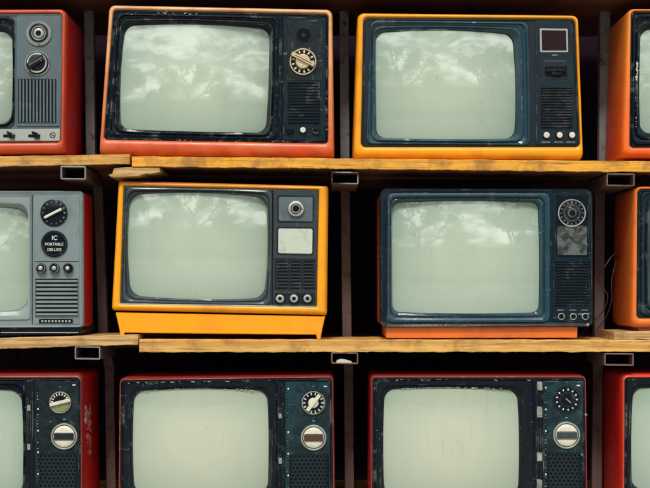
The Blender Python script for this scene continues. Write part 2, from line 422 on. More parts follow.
    def knob(t, cx, cz, r, h=.006, side='black', top='chrome', n=24, dome=.2, name='knob', flute=.0, inner=None):
        b = t.mb(side); y = t.py
        b.lathe(cx, cz, [(r, y + .001), (r, y - h * .8), (r * .93, y - h)], n, flute, flute)
        b.mat(top); b.lathe(cx, cz, [(r * .82, y - h + .0003), (r * .80, y - h - .0006), (r * .5, y - h - .001), (r * .2, y - h - .0011)], n)
        if inner: b.mat(inner); b.lathe(cx, cz, [(r * .4, y - h - .0003), (r * .4, y - h - .0018), (r * .3, y - h - .0022)], 16)
        return b, (lambda: b.build(name, t.pn))

def ticks(b, cx, cz, r, n, l, w, y0, y1, a0=0, a1=2 * math.pi):
    for i in range(n):
        a = a0 + (a1 - a0) * i / n; b.bar(cx + r * math.cos(a), cz + r * math.sin(a), a, l, w, y0, y1, .05)

def flecks(t, pts, n, key='pale_fleck', y=.0012, sx=1.2, sz=.35, jit=.5, name='worn_edge'):
    b = t.mb(key)
    for _ in range(n):
        u = random.random() * (len(pts) - 1); i = min(int(u), len(pts) - 2); u -= i
        cx = pts[i][0] + (pts[i + 1][0] - pts[i][0]) * u + random.gauss(0, jit * .4); cz = pts[i][1] + (pts[i + 1][1] - pts[i][1]) * u + random.gauss(0, jit)
        a = math.atan2(pts[i + 1][1] - pts[i][1], pts[i + 1][0] - pts[i][0]) + random.gauss(0, .15); l = random.uniform(.25, 1) * sx; w = random.uniform(.4, 1) * sz; m = 9; L = []
        for k in range(m):
            g = k / m * 6.2832; q = random.uniform(.6, 1.2); x, z = l * q * math.cos(g), w * q * math.sin(g); L.append((cx + x * math.cos(a) - z * math.sin(a), cz + x * math.sin(a) + z * math.cos(a)))
        yy = y - random.uniform(0, .0002); b.loft([b.lp(L, y + .001), b.lp(shrink(L, .8, cx, cz), yy)], False, True)
    b.merge(t.bez)

# ------------------------------------------------------------------ top row
# red set cut off by the left edge
t = TV('red television with blue-grey control panel and vertical speaker slots, top row far left', (-172, 9, 66, 8, 64, 153, -176, 156), (-165, 14, 62, 13, 60.5, 142, -168, 144),
       (-160, 17, 14.5, 16, 14, 127, -162, 129), (-148, 29, 9, 30, 8.5, 122, -150, 122), 156, 'redorange2' if 0 else 'red', 'orangered', 'greyblue', 'black', depth=.19, style='step', r=(7, 4, 7, 10))
t.panel((16, 15, 60.5, 15, 59.5, 126, 16, 126), 'greyblue')
t.slats((18, 79, 55.5, 122), 11, 'greyblue', vertical=True, duty=.5)
b = t.mb('dimchrome'); b.ring(38.5, 33, 9.5, 13, t.py + .001, t.py - .003); b.mat('slate2'); b.lathe(38.5, 33, [(9.6, t.py), (9.6, t.py - .001), (7.4, t.py - .0035), (5, t.py - .0012)], 32)
b.mat('chrome'); b.ring(38.5, 33, 6.3, 7.2, t.py, t.py - .0038); b.mat('silver'); b.lathe(38.5, 33, [(5.2, t.py), (5.2, t.py - .003), (4, t.py - .0045)], 24); b.mat('hole'); b.lathe(38.5, 33, [(2.9, t.py - .004), (2.7, t.py - .0047)], 20)
b.build('tuning_dial', t.pn)
b = t.mb('dimchrome'); b.ring(37, 63, 11, 13, t.py + .001, t.py - .002); b.mat('slate2'); b.lathe(37, 63, [(11, t.py), (10.6, t.py - .0045), (9.6, t.py - .0055)], 32)
b.mat('chrome'); b.ring(37, 63, 8.3, 10, t.py - .004, t.py - .0062); b.mat('black'); b.bar(36.5, 62.5, R(-32), 9.3, 3.1, t.py - .004, t.py - .014, .6); b.mat('white'); b.bar(36.2, 62.3, R(-32), 8, .35, t.py - .013, t.py - .0145, .1)
b.build('channel_knob', t.pn)
b = t.mb('silver'); b.plate((-163, 130, 60, 128.5, 59.6, 141, -165, 142.5), .008, .0022, 1.2, .4); b.mat('hole'); b.box(-160, 140.6, 58, 141, .004, .0018, .05); strip = b.build('control_strip', t.root)
for cx in (9, 34):
    b = t.mb('hole'); b.box(cx - 6, 134.3, cx + 6, 137.3, .003, .0018, .1); b.mat('black'); b.plate((cx - 2.5, 131, cx + 4, 133, cx + 6, 139, cx, 138), .003, -.004, 1, .6); b.build('slider', strip)
b = t.mb('black'); b.ring(52.5, 135, 2.2, 3, .003, .0015, 20); b.mat('slate2'); b.bar(52.5, 135, R(30), 1.6, .4, .003, .0014, .1); b.build('socket', strip)

# big salmon set
t = TV('faded orange-red television with black face and a brass channel knob, top row', (108.5, 4, 332.5, 8.5, 334.5, 157.5, 98, 155.5), (113, 9, 328.5, 13.5, 328, 143.5, 103.5, 139.5),
       (117, 12.5, 278, 16, 277, 139.5, 108.5, 135), (123.5, 24, 268.5, 26.5, 265, 131, 119.5, 128), 157, 'salmon', None, 'black', scr='glass', bul=(2.5, 1.5, 1.5, 2), r=(6, 4, 6, 9))
t.panel((283, 16, 326, 17.5, 325.5, 141, 283, 140), 'teal')
b = t.mb('black'); b.plate((279.5, 15, 281.5, 15, 281.3, 141, 279, 141), .008, .002, .5, .4); b.build('divider', t.root)
b = t.mb('tealdark'); b.plate((287, 21, 322, 22, 322, 80, 287, 80), .005, .0028, 2, .3); b.build('knob_plate', t.pn); t.py = .0028
b = t.mb('hole'); b.lathe(303.5, 35, [(6.2, t.py), (6, t.py - .0006)], 28); b.mat('black'); b.ring(303.5, 35, 5.8, 7.2, t.py, t.py - .0016); b.mat('slate2'); b.lathe(303.5, 35, [(2.6, t.py), (2.2, t.py - .002)], 20); b.build('empty_knob_hole', t.pn)
b = t.mb('gold'); b.ring(303, 61.5, 12, 13.4, t.py + .001, t.py - .003, 40); b.mat('black'); b.lathe(303, 61.5, [(12.1, t.py), (12, t.py - .002), (8, t.py - .0026)], 36)
b.mat('cream'); ticks(b, 303, 61.5, 10, 13, 1.3, .75, t.py - .001, t.py - .0032)
b.mat('gold'); b.lathe(303, 61.5, [(7.6, t.py), (7.4, t.py - .006), (6.4, t.py - .0075)], 32); b.bar(303, 59.7, R(27), 12.8, 2.2, t.py - .005, t.py - .0125, .6); b.mat('hole'); b.bar(303.6, 60.1, R(27), 9.5, .35, t.py - .012, t.py - .0128, .1)
b.build('channel_knob', t.pn)
t.py = .0035
t.slats((288.5, 83, 319, 123), 13, 'teal', duty=.5)
for cx, top in ((289.5, 'black'), (303, 'white'), (316, 'black')):
    b, f = t.knob(cx, 130, 4.1 if top == 'black' else 3.4, .007, 'black', top, 18); f()

flecks(t, [(122, 13.3), (160, 12.3), (200, 13.5)], 12, y=.0015, sx=2.4, sz=.4)
flecks(t, [(276.8, 30), (276.3, 75), (275.8, 128)], 12, y=.0030, sx=1.1, sz=.4); flecks(t, [(326.8, 30), (326.5, 130)], 8, y=.0040, sx=1.2, sz=.35); flecks(t, [(160, 140.2), (240, 141.5), (276, 142)], 12, y=.0040, sx=1.8, sz=.3)

# yellow set
t = TV('yellow television with dark blue face and three cream knobs, top row', (357.5, 12, 579, 14.5, 584, 160, 353, 158), (363.5, 17, 575.5, 18.5, 580.5, 147, 361, 147),
       (371, 20, 529, 21.5, 531, 145, 366, 143.5), (376, 31.5, 513.5, 33, 516, 137, 377, 136.5), 160, 'yellow', None, 'slate2', framem='blue', bul=(3, 2, 1.5, .5), r=(6, 5, 6, 9))
t.panel((536, 19.5, 572.5, 20.5, 578, 144.5, 536.5, 144.5), 'teal')
b = t.mb('silver'); b.plate((540, 28, 568, 28.5, 568.5, 52, 540.5, 52), .005, .0022, .5, .3); b.mat('maroon'); b.plate((541.7, 29.8, 566.4, 30.2, 566.8, 50.3, 542.2, 50.3), .005, .0017, .3, .2)
b.build('channel_window', t.pn)
b = t.mb('dimwhite'); b.box(552, 54.2, 558, 55.2, .004, .0031, .05); b.build('printed_mark', t.pn)
b = t.mb('slate2'); b.plate((543, 57.5, 568, 57.5, 568.5, 79, 543.5, 79), .005, .0028, 1, .3); b.mat('hole'); b.box(545, 66, 567, 76.5, .004, .0026, .1)
b.mat('black'); b.plate((546, 68.5, 566, 68.5, 566, 71.5, 546, 71.5), .004, -.0005, .6, .4); b.plate((551, 72, 562, 72, 561, 75.5, 552, 75.5), .004, -.003, .6, .5); b.mat('slate'); b.box(544.5, 60, 566.5, 62, .004, .0022, .3)
b.build('slide_switch', t.pn)
t.slats((541.5, 88, 572, 127.5), 14, 'slate2', duty=.45)
for cx in (546.5, 559.5, 572): b, f = t.knob(cx, 135, 3.6, .006, 'black', 'cream', 20); f()
for cx in (546, 559, 571):
    b = t.mb('dimwhite'); b.box(cx - 4.3, 141.2, cx + 4.2, 142.3, .004, .0031, .03); b.mat('teal')
    for k in range(4): b.box(cx - 3.0 + k * 1.75, 141.0, cx - 2.6 + k * 1.75, 142.5, .004, .0029, .03)
    b.build('printed_mark', t.pn)

# orange set cut off by the right edge
t = TV('orange television with chipped black bezel, cut off at right of the top row', (627.5, 8, 862, 8, 862, 159, 622, 157), (631.5, 11, 857, 11, 856, 147, 630, 147.5),
       (633.5, 14, 800, 14, 800, 144, 632, 144.5), (643, 28, 790, 28, 790, 132, 642, 132), 159, 'orange', None, 'black', depth=.16, bul=(2, 1, 1.5, 1.5), r=(7, 4, 6, 9))
t.panel((804, 15, 853, 15, 852, 143, 804, 143), 'teal'); t.slats((812, 85, 846, 125), 12, 'teal')
b, f = t.knob(829, 38, 11, .008, 'black', 'chrome', 28); f(); b, f = t.knob(829, 66, 11, .008, 'black', 'chrome', 28); f()
flecks(t, [(637.4, 61), (637.8, 70), (637.0, 80)], 26, y=.0021, sx=1.5, sz=.9, jit=1.0); flecks(t, [(636, 95), (636.5, 130)], 8, y=.0021, sx=.9, sz=.4)

# ------------------------------------------------------------------ middle row
# pale grey set with red cabinet
t = TV('grey-faced television with red cabinet and two black dials, middle row far left', (-160, 191, 82.5, 191, 82.8, 327.5, -162, 329), (-157, 194, 80.5, 194, 80.8, 325.5, -159, 327),
       (-150, 197.5, 29.5, 197.5, 29.5, 320, -151, 321), (-138, 208, 25, 208.5, 25, 310, -139, 311), 334, 'red', None, 'grey', 'ringgrey', y0=.018, depth=.11, shell=.014, r=(4, 2, 2.5, 13), bul=(3, 2, 3, 2), style='flat')
b = t.mb('black'); b.plate((-150, 327, 81, 327, 80, 334.3, -150, 336), .16, .006, 1, .6); b.mat('silver'); b.box(0, 332.2, 78, 333.2, .008, .005, .1); b.build('base', t.root)  # black slab stands in for the shadow between the set's feet
t.panel((33.5, 195.5, 79, 195.5, 79, 324.5, 33.5, 324.5), 'grey', y=.0042, r=.8)
b = t.mb('hole'); b.box(31.2, 194.5, 32, 325, .006, .0049, .05); b.box(34, 261.2, 78.6, 262, .005, .0040, .05); b.build('panel_seam', t.pn)
b = t.mb('black'); b.lathe(53.7, 212.8, [(13.7, t.py + .001), (13.7, t.py - .002), (13, t.py - .003), (4, t.py - .0034)], 40)
b.mat('dimwhite'); ticks(b, 53.7, 212.8, 11, 14, .9, .45, t.py - .001, t.py - .0034); b.mat('cream'); b.bar(53, 213.4, R(-27), 9.5, 1.25, t.py - .002, t.py - .0085, .4); b.mat('black'); b.lathe(53.7, 212.8, [(2.6, t.py - .002), (2.4, t.py - .0055)], 20)
b.build('channel_dial', t.pn)
b = t.mb('black'); b.lathe(54, 243.8, [(13.3, t.py + .001), (13.3, t.py - .003), (12.4, t.py - .0045), (11.8, t.py - .0045)], 40)
b.mat('slate2'); b.ring(54, 243.8, 11.2, 12.4, t.py, t.py - .005, 40)
b.mat('cream'); b.text('IC', 54.6, 238, 6.2, t.py - .0049); b.text('PORTABLE', 54.2, 244.3, 3.9, t.py - .0049); b.text('DELUXE', 54.4, 249.8, 3.9, t.py - .0049)
b.build('tuning_dial', t.pn)
b = t.mb('dimwhite'); b.box(68, 197.6, 74.5, 198.4, .005, .0039, .03); b.build('printed_mark', t.pn); b = t.mb('dimwhite')
for k in range(12): b.box(37 + k * 3.2, 259.2, 38.8 + k * 3.2, 259.9, .005, .0039, .03)
b.build('printed_mark', t.pn)
for cx in (41, 54.5, 68): b, f = t.knob(cx, 268.3, 5, .009, 'black', 'black', 22, inner='chrome'); f()
t.slats((35.3, 279, 77.5, 316.5), 9, 'grey', duty=.55)
b = t.mb('black'); b.box(38.5, 319, 73, 323.5, .006, .0032, .3); b.mat('silver')
for k in range(9): b.box(41 + k * 3.4, 320.1, 43 + k * 3.4, 322.4, .004, .0028, .1)
b.build('name_plate', t.pn)

# amber set on feet
t = TV('amber yellow television on little feet with slate face and ivory window, middle row', (117.5, 180, 328.5, 185.5, 327, 315.5, 110.5, 310.5), (123.5, 186, 318.8, 189.5, 316.5, 306.8, 119.8, 303.8),
       (126, 187, 272.5, 190, 271, 306, 122, 303), (129, 194.5, 265.5, 197, 263.5, 298, 129.5, 295.5), 339, 'yellow2', None, 'slate', y0=.016, bul=(3.5, 2.5, 2.5, 2.5), r=(3, 1.5, 5, 11), style='soft', depth=.15)
b = t.mb('yellow2')
L0 = rloop((113.5, 308, 326, 312, 325, 317, 114, 313), 1.); L1 = rloop((114.5, 311, 325, 314, 320.8, 335.3, 119.5, 332.3), 1.)
b.plate((114.8, 312.5, 325.2, 316.5, 321, 335, 119.5, 333), .15, .008, 1, .8)
b.build('skirt', t.root)
b = t.mb('chrome'); b.plate((120.2, 303.4, 317, 306.4, 316.9, 307.6, 120, 304.6), .006, .0015, .2, .2); b.build('trim_strip', t.root)
for q in ((119.3, 331, 124.5, 331.5, 122.8, 338.3, 119.8, 338), (315.6, 331, 321.8, 331, 320.5, 339.3, 317, 339.3)):
    b = t.mb('yellow2'); b.plate(q, .15, .006, .6, .4); b.build('foot', t.root)
t.panel((273.5, 190.5, 318, 191.3, 316, 305.5, 272.5, 304.8), 'slate', r=1.)
t.py = .0035
b = t.mb('hole'); b.box(272.3, 190, 272.9, 305, .006, .003, .05); b.build('panel_seam', t.pn)
b = t.mb('slate2'); b.plate((277, 194.8, 314.5, 195.5, 314, 223, 276.8, 222.5), .005, .0028, 2.5, .4); b.mat('greyblue'); b.plate((278.6, 196.5, 312.9, 197.1, 312.5, 221.3, 278.4, 220.8), .005, .0023, 1.8, .4); b.build('knob_plate', t.pn)
b = t.mb('chrome'); b.lathe(296, 208.8, [(8.6, .004), (8.6, -.001), (7.6, -.0045), (5.5, -.005), (5.2, -.003)], 32, 1, -.05, cap1=False)
b.mat('slate2'); b.lathe(296, 208.8, [(5.3, .001), (5.1, -.0035)], 24); b.mat('silver'); b.ring(296, 208.8, 3.4, 4.4, 0, -.0048, 24); b.mat('hole'); b.lathe(296, 208.8, [(3.4, -.003), (3.2, -.004)], 20); b.build('channel_knob', t.pn)
b = t.mb('slate2'); b.plate((276.5, 226.5, 314.3, 227, 313.9, 255.5, 276.3, 255), .005, .0028, 2.5, .4); b.mat('ivory'); b.plate((278.3, 228.4, 312.6, 228.8, 312.2, 253.8, 278.1, 253.3), .005, .0022, 1.8, .3)
b.build('channel_window', t.pn)
b = t.mb('slate2'); b.plate((274.5, 258, 315.8, 258.5, 315.4, 290.5, 274.3, 290), .005, .0029, 1, .3)
for cx in (282.3, 295.5, 308.5):
    for k in range(9):
        z = 260.8 + k * 3.35; b.mat('hole'); b.plate((cx - 5, z, cx + 5, z, cx + 5, z + 1.9, cx - 5, z + 1.9), .004, .0026, .8, .1, 3)
        b.mat('slate'); b.plate((cx - 5, z + 1.9, cx + 5, z + 1.9, cx + 5, z + 3, cx - 5, z + 3), .004, .0018, .4, .2, 2)
b.build('speaker_grille', t.pn)
b = t.mb('slate2'); b.plate((274.3, 292.3, 315.4, 292.8, 315.1, 304.4, 274, 304), .005, .0029, 1, .3); b.build('knob_strip', t.pn)
for cx in (280, 294, 307.5): b, f = t.knob(cx, 298.5, 4.9, .006, 'black', 'chrome', 22, inner='black'); f()

# slate blue set on an orange base
t = TV('dark blue television on a narrow orange base, middle row', (380, 188.5, 593, 189, 593.2, 326.5, 380.5, 327.5), (384, 192, 590.5, 192, 590.5, 323.5, 384.5, 324),
       (387.5, 192.5, 550.5, 192.5, 550.5, 322.5, 387, 323), (393, 202, 539.5, 202, 540, 312.5, 393, 312), 339, 'orange2', None, 'teal', 'blue', y0=.02, shell=.045, style='soft', bul=(1.5, .5, 1.5, .5), r=(7, 4, 6, 7), depth=.2, R_=1.1)
b = t.mb('orange2'); b.plate((386.5, 326.5, 579, 326.5, 578.5, 338.2, 386.5, 338.6), .24, .014, 1.2, .6); b.build('base', t.root)
t.panel((553.5, 192, 590.5, 192, 591, 322, 553.5, 322), 'teal')
b = t.mb('black'); b.plate((555.5, 195, 588.5, 195, 589, 257, 556, 257), .005, .0028, 1.2, .3); b.mat('peeled'); b.plate((557.5, 226, 587, 226, 587.4, 255, 558, 255), .005, .0026, 1., .1)
b.build('dial_plate', t.pn)
t.py = .0026
b = t.mb('chrome'); b.ring(572, 213, 12.6, 14, t.py, t.py - .0028, 44); b.mat('black'); b.lathe(572, 213, [(12.7, t.py), (12.6, t.py - .001), (9, t.py - .0016)], 40)
b.mat('dimwhite'); ticks(b, 572, 213, 10.8, 16, .9, .45, t.py - .0005, t.py - .0021); b.mat('slate'); b.ring(572, 213, 7, 8.8, t.py, t.py - .004, 36); b.mat('black'); b.lathe(572, 213, [(7, t.py), (6.8, t.py - .005), (5.6, t.py - .0065)], 28)
b.mat('slate'); b.ring(572, 213, 3.6, 4.4, t.py, t.py - .0072, 24); b.build('channel_dial', t.pn)
t.py = .0035
t.slats((556, 262, 589.5, 306), 15, 'teal', duty=.5)
for cx in (561.5, 573.5, 585.5):
    b = t.mb('chrome'); b.ring(cx, 316.5, 2.3, 3.5, t.py + .001, t.py - .003, 20); b.mat('black'); b.lathe(cx, 316.5, [(2.4, t.py), (2.2, t.py - .004)], 16); b.build('knob', t.pn)
for cx in (561, 573, 585):
    b = t.mb('dimwhite'); b.box(cx - 3.5, 309.6, cx + 3.5, 310.6, .004, .0031, .03); b.mat('teal')
    for k in range(4): b.box(cx - 2.6 + k * 1.7, 309.4, cx - 2.1 + k * 1.7, 310.8, .004, .0029, .03)
    b.build('printed_mark', t.pn)

flecks(t, [(490, 199.5), (520, 199.2)], 16, 'black', y=.0045, sx=3, sz=1.0, jit=.8)
flecks(t, [(400, 198), (540, 198)], 8, 'black', y=.0035, sx=2, sz=.5)
# orange set cut off at right, on a loose board
t = TV('glossy orange television with blue-black bezel, cut off at right of the middle row', (634, 186, 866, 186, 866, 327, 631, 328), (638, 189, 861, 189, 861, 318, 637, 318.5),
       (641, 191, 806, 191, 806, 315, 640.5, 315.5), (655, 203, 796, 203, 796, 305, 654, 305), 331, 'orange2', None, 'teal', y0=.018, depth=.17, r=(8, 4, 6, 9))
b = t.mb('redrim'); b.plate((640, 326, 860, 326, 858, 331.5, 640, 331.5), .2, .012, 1, .5); b.build('base', t.root)
t.panel((810, 192, 858, 192, 858, 314, 810, 314), 'teal'); t.slats((818, 262, 852, 300), 12, 'teal')
b, f = t.knob(834, 215, 11, .008, 'black', 'chrome', 28); f(); b, f = t.knob(834, 242, 11, .008, 'black', 'chrome', 28); f()
def cord(t, pts, rad, key='cord', name='power_cord', parent=None):
    b = MB(lambda *a: None).mat(key); n = 8
    cr = []
    for i in range(len(pts) - 1):
        p0, p1, p2, p3 = [Vector(pts[max(0, min(len(pts) - 1, i + k))]) for k in (-1, 0, 1, 2)]
        for j in range(8):
            u = j / 8; cr.append(.5 * ((2 * p1) + (-p0 + p2) * u + (2 * p0 - 5 * p1 + 4 * p2 - p3) * u * u + (-p0 + 3 * p1 - 3 * p2 + p3) * u ** 3))
    cr.append(Vector(pts[-1])); loops = []
    for i, p in enumerate(cr):
        d = (cr[min(i + 1, len(cr) - 1)] - cr[max(i - 1, 0)]).normalized(); a = d.orthogonal().normalized()
        a = (Vector((0, 1, 0)) - d * d.y); a = a.normalized() if a.length > .1 else d.orthogonal().normalized(); c = d.cross(a)
        loops.append([p + (a * math.cos(k / n * 6.2832) + c * math.sin(k / n * 6.2832)) * rad for k in range(n)])
    b.loft(loops, True, True); return b.build(name, parent or t.root, 60)
cord(t, [t.P(x, z, y) for x, z, y in ((640, 262, .2), (628, 253, .09), (617, 255, .04), (608, 266, .03), (603, 276, .05), (606, 284, .06), (614, 296, .06), (610, 312, .07), (600, 325, .09), (592, 336, .12))], .0012)
cord(t, [t.P(x, z, y) for x, z, y in ((634, 255, .18), (622, 262, .06), (616, 280, .04), (616, 300, .04), (611, 318, .05), (606, 331, .09))], .0009)

# ------------------------------------------------------------------ bottom row
def perf_set(t, px0, px1, top, strip, d1, d2, r1, r2, band, dialstyle, marks, bot=503, pk='tealpanel'):
    """shared layout of the four similar sets: slider strip, two round dials, perforated speaker"""
    t.panel((px0, top, px1, top + .5, px1 + .5, bot, px0, bot), pk)
    b = t.mb('black'); b.plate((strip - 3.3, top, strip + 3.3, top, strip + 3.3, bot, strip - 3.3, bot), .008, .0025, .6, .5)
    b.mat('hole'); b.box(strip - .8, top + 5, strip + .8, bot - 5, .004, .0023, .1); sb = b.build('slider_strip', t.root)
    b = t.mb('white'); z = top + 6; k = 0
    while z < bot - 8:
        if random.random() < .8: b.box(px0 + 2.4, z, px0 + (3.9 if k % 7 == 0 else random.uniform(2.9, 3.4)), z + (1.8 if k % 7 == 0 else random.uniform(.4, .9)), .004, .0029, .05)
        z += 3.1; k += 1
    b.mat('dimwhite'); b.box(px0 + 2.6, top + 6, px0 + 2.75, bot - 9, .004, .0031, .01); b.build('slider_scale', t.pn); b = t.mb('dimwhite'); b.box(d1[0] - .6, d1[1] - r1 - 4, d1[0] + .6, d1[1] - r1 - 3, .004, .0029, .05); b.build('printed_mark', t.pn); b = t.mb('dimwhite'); b.box(d2[0] - 1.5, d2[1] - r2 - 4.3, d2[0] + 1.5, d2[1] - r2 - 3.3, .004, .0029, .05)
    b.build('printed_mark', t.pn); b = t.mb('white'); b.box(px1 - 6.5, top + 4, px1 - 3, top + 5.2, .004, .0029, .05)
    b.build('printed_mark', t.pn)
    for i, (z, h, wide) in enumerate(marks):
        b = t.mb('tab' if wide else 'dimwhite'); b.plate((strip - 2.4, z - h / 2, strip + (2.8 if wide else .8), z - h / 2 + .4, strip + (2.8 if wide else .8), z + h / 2, strip - 2.4, z + h / 2), .004, -.0005, .5, .3); b.build('slider', sb)
    y = t.py; cx, cz = d1
    b = t.mb('slate2'); b.ring(cx, cz, r1 - 1.2, r1, y + .001, y - .003, 40); b.mat('black'); b.lathe(cx, cz, [(r1 - 1.1, y), (r1 - 1.2, y - .0018), (3, y - .0022)], 40)
    if dialstyle == 'olive':
        b.mat('cream'); ticks(b, cx, cz, r1 * .68, 9, 1.2, .6, y - .001, y - .0028, R(185), R(365))
        b.mat('olive'); L = [(cx + r1 * .78 * math.cos(a), cz + r1 * .78 * math.sin(a)) for a in [R(-12 + 180 * k / 20) for k in range(21)]]; b.loft([b.lp(L, y - .001), b.lp(L, y - .0028)], True, True)
        b.mat('cream'); b.bar(cx, cz, R(-14), r1 * .86, 1.7, y - .002, y - .0075, .4); b.mat('chrome'); b.ring(cx, cz, r1 - 2.2, r1 - 1.2, y, y - .0034, 40)
    elif dialstyle == 'white':
        b.mat('cream'); ticks(b, cx, cz, r1 * .72, 14, 1.3, .6, y - .001, y - .0028); b.lathe(cx, cz, [(5.2, y), (5, y - .0042), (4.2, y - .005)], 28)
        b.bar(cx, cz, R(-52), r1 * .78, 1.9, y - .003, y - .008, .4); b.mat('chrome'); b.ring(cx, cz, r1 - 2, r1 - 1.1, y, y - .0034, 40)
    else:
        b.mat('white'); ticks(b, cx, cz, r1 * .72, 13, .95, .7, y - .001, y - .0028); b.mat('slate2'); b.ring(cx, cz, r1 * .42, r1 * .56, y, y - .0055, 30); b.mat('black'); b.lathe(cx, cz, [(r1 * .42, y), (r1 * .4, y - .005)], 28)
        b.bar(cx, cz, R(40), r1 * .42, 1.6, y - .003, y - .0085, .4); b.mat('silver'); b.bar(cx + 1, cz + .8, R(40), r1 * .25, .5, y - .006, y - .0088, .1)
    b.build('channel_dial', t.pn)
    cx, cz = d2
    b = t.mb('chrome'); b.ring(cx, cz, r2 - 1.6, r2, y + .001, y - .0045, 44); b.mat('cream'); b.lathe(cx, cz, [(r2 - 2.4, y), (r2 - 2.5, y - .0042), (r2 - 3.6, y - .0056), (r2 - 6, y - .0060), (2, y - .0061)], 40)
    b.mat('slate2'); b.lathe(cx, cz, [(r2 - 1.5, y), (r2 - 1.6, y - .0012)], 40)
    b.mat(band); b.bar(cx, cz, 0, r2 - 3.2, 3.1, y - .003, y - .0075, .5)
    b.mat('silver'); b.bar(cx, cz - 3.7, 0, r2 - 4, .35, y - .003, y - .0068, .1); b.bar(cx, cz + 3.7, 0, r2 - 4, .35, y - .003, y - .0068, .1)
    b.build('tuning_dial', t.pn)
    t.holes(px0 + 4, d2[1] + r2 + 4, px1 - 1, bot - 3, 4.3, 'perf')

t = TV('red television with torn sticker on its side and olive upper dial, bottom row far left', (-158, 375, 82, 374, 83, 512, -159, 512), (-154, 379, 80, 378.5, 80.5, 507, -155, 507),
       (-151, 381, 24, 381, 24, 505, -152, 505), (-136, 391, 19.5, 391.5, 20, 495, -137, 495), 514, 'red', 'redrim', 'black', R_=1.35, tilt=(random.uniform(-.02, .02), .03), scr='glass', y0=.015, depth=.19, r=(6, 4, 5, 11), bul=(2.5, 2, 2.5, 2))
perf_set(t, 34.5, 78.5, 380.5, 29.5, (60, 402.5), (64, 436.5), 12, 13.2, 'slate2', 'olive', [(408, 6, False), (447, 6, False)], pk='tealdark')
b = t.mb('paper')
for k in range(34):
    z = 434 + random.uniform(-25, 25); y = .06 + random.uniform(-.03, .03); w, h = random.uniform(.003, .012), random.uniform(.002, .009)
    c = t.P(82.72 + (z - 434) * .007, z, y); m_ = 9; pts = []
    for j in range(m_):
        a = j / m_ * 6.2832; rr = random.uniform(.6, 1.15); pts.append(c + Vector((.0, w * rr * math.cos(a), h * rr * math.sin(a))))
    off = Vector((.0003 + .00003 * k, 0, 0)); b.loft([pts, [p + off for p in pts]], True, True)
b.build('torn_sticker', t.root)

t = TV('dark red television with white-pointer dial above a brown-banded dial, bottom row', (119, 378, 333.5, 375.5, 335.5, 512, 117.5, 512), (121, 380.8, 331.6, 378, 333, 508, 120, 508),
       (124, 383.5, 276.5, 382, 276.5, 505, 122.5, 505), (133.5, 392, 266.5, 391.5, 267, 494, 133, 494), 514, 'red', 'redrim', 'black', R_=1.35, tilt=(random.uniform(-.02, .02), .03), scr='glass_warm', r=(5, 3.5, 4, 10), bul=(2.5, 1.5, 2.5, 1.5), style='flat')
perf_set(t, 285, 330, 382, 281, (313.3, 403), (313.6, 437.8), 12.8, 12.8, 'brown', 'white', [(416, 5, False), (461, 6, False)])

flecks(t, [(126, 383.2), (180, 382), (275, 380.8)], 22, y=.0042, sx=2.6, sz=.35, jit=.35)
flecks(t, [(145, 391.2), (170, 389.8), (200, 389.2), (235, 389.6), (258, 391.5)], 40, y=.0085, sx=2.4, sz=.35, jit=.3)  # pale flecks along the top edge of the screen
t = TV('dark red television with white slider tabs and black numbered dial, bottom row', (370.5, 375.5, 586.5, 375.5, 588.5, 512, 370, 512), (372.8, 378, 584.6, 378, 586.3, 508, 372.6, 508),
       (376, 380.5, 534, 380.5, 534.5, 505, 375.5, 505), (385, 390, 518, 391, 519.5, 496, 385, 496), 514, 'red', 'redrim', 'black', R_=1.35, tilt=(random.uniform(-.02, .02), .03), scr='glass_warm', r=(5, 3.5, 4, 10), bul=(2, 1.5, 2.5, 1.5), style='flat')
perf_set(t, 543, 583.5, 381, 539.5, (567, 399.8), (566.7, 435.3), 14, 13.5, 'slate', 'black', [(386, 9, True), (412, 11, True), (457, 9, True), (484, 9, True)])
flecks(t, [(378, 380.2), (460, 380), (533, 380)], 14, y=.0042, sx=2.4, sz=.3, jit=.3)
flecks(t, [(400, 389.2), (430, 388.2), (450, 388), (480, 388.3), (508, 389.6)], 34, y=.0085, sx=2.4, sz=.35, jit=.3)  # broken pale line above the glass
for z in (415, 455):
    b = t.mb('chrome'); b.mat('dimchrome'); b.lathe(586 if z == 415 else 582, z, [(1.5, .004), (1.5, .0004), (.9, -.0006)], 14); b.build('screw', t.root)

t = TV('bright red television cut off at right of the bottom row', (622, 374, 850, 374, 850, 512, 622, 512), (625, 378, 846, 378, 846, 507, 624.5, 507),
       (627, 379.5, 795, 379.5, 795, 505, 626.5, 505), (635, 389, 786, 389, 786, 490, 634.5, 490), 514, 'red', 'redlit', 'black', R_=1.35, tilt=(random.uniform(-.02, .02), .03), depth=.19, r=(6, 4, 4, 9), style='flat')
perf_set(t, 802, 845, 381, 798.5, (828, 402), (828, 436), 13, 13, 'slate', 'black', [(412, 6, False)])

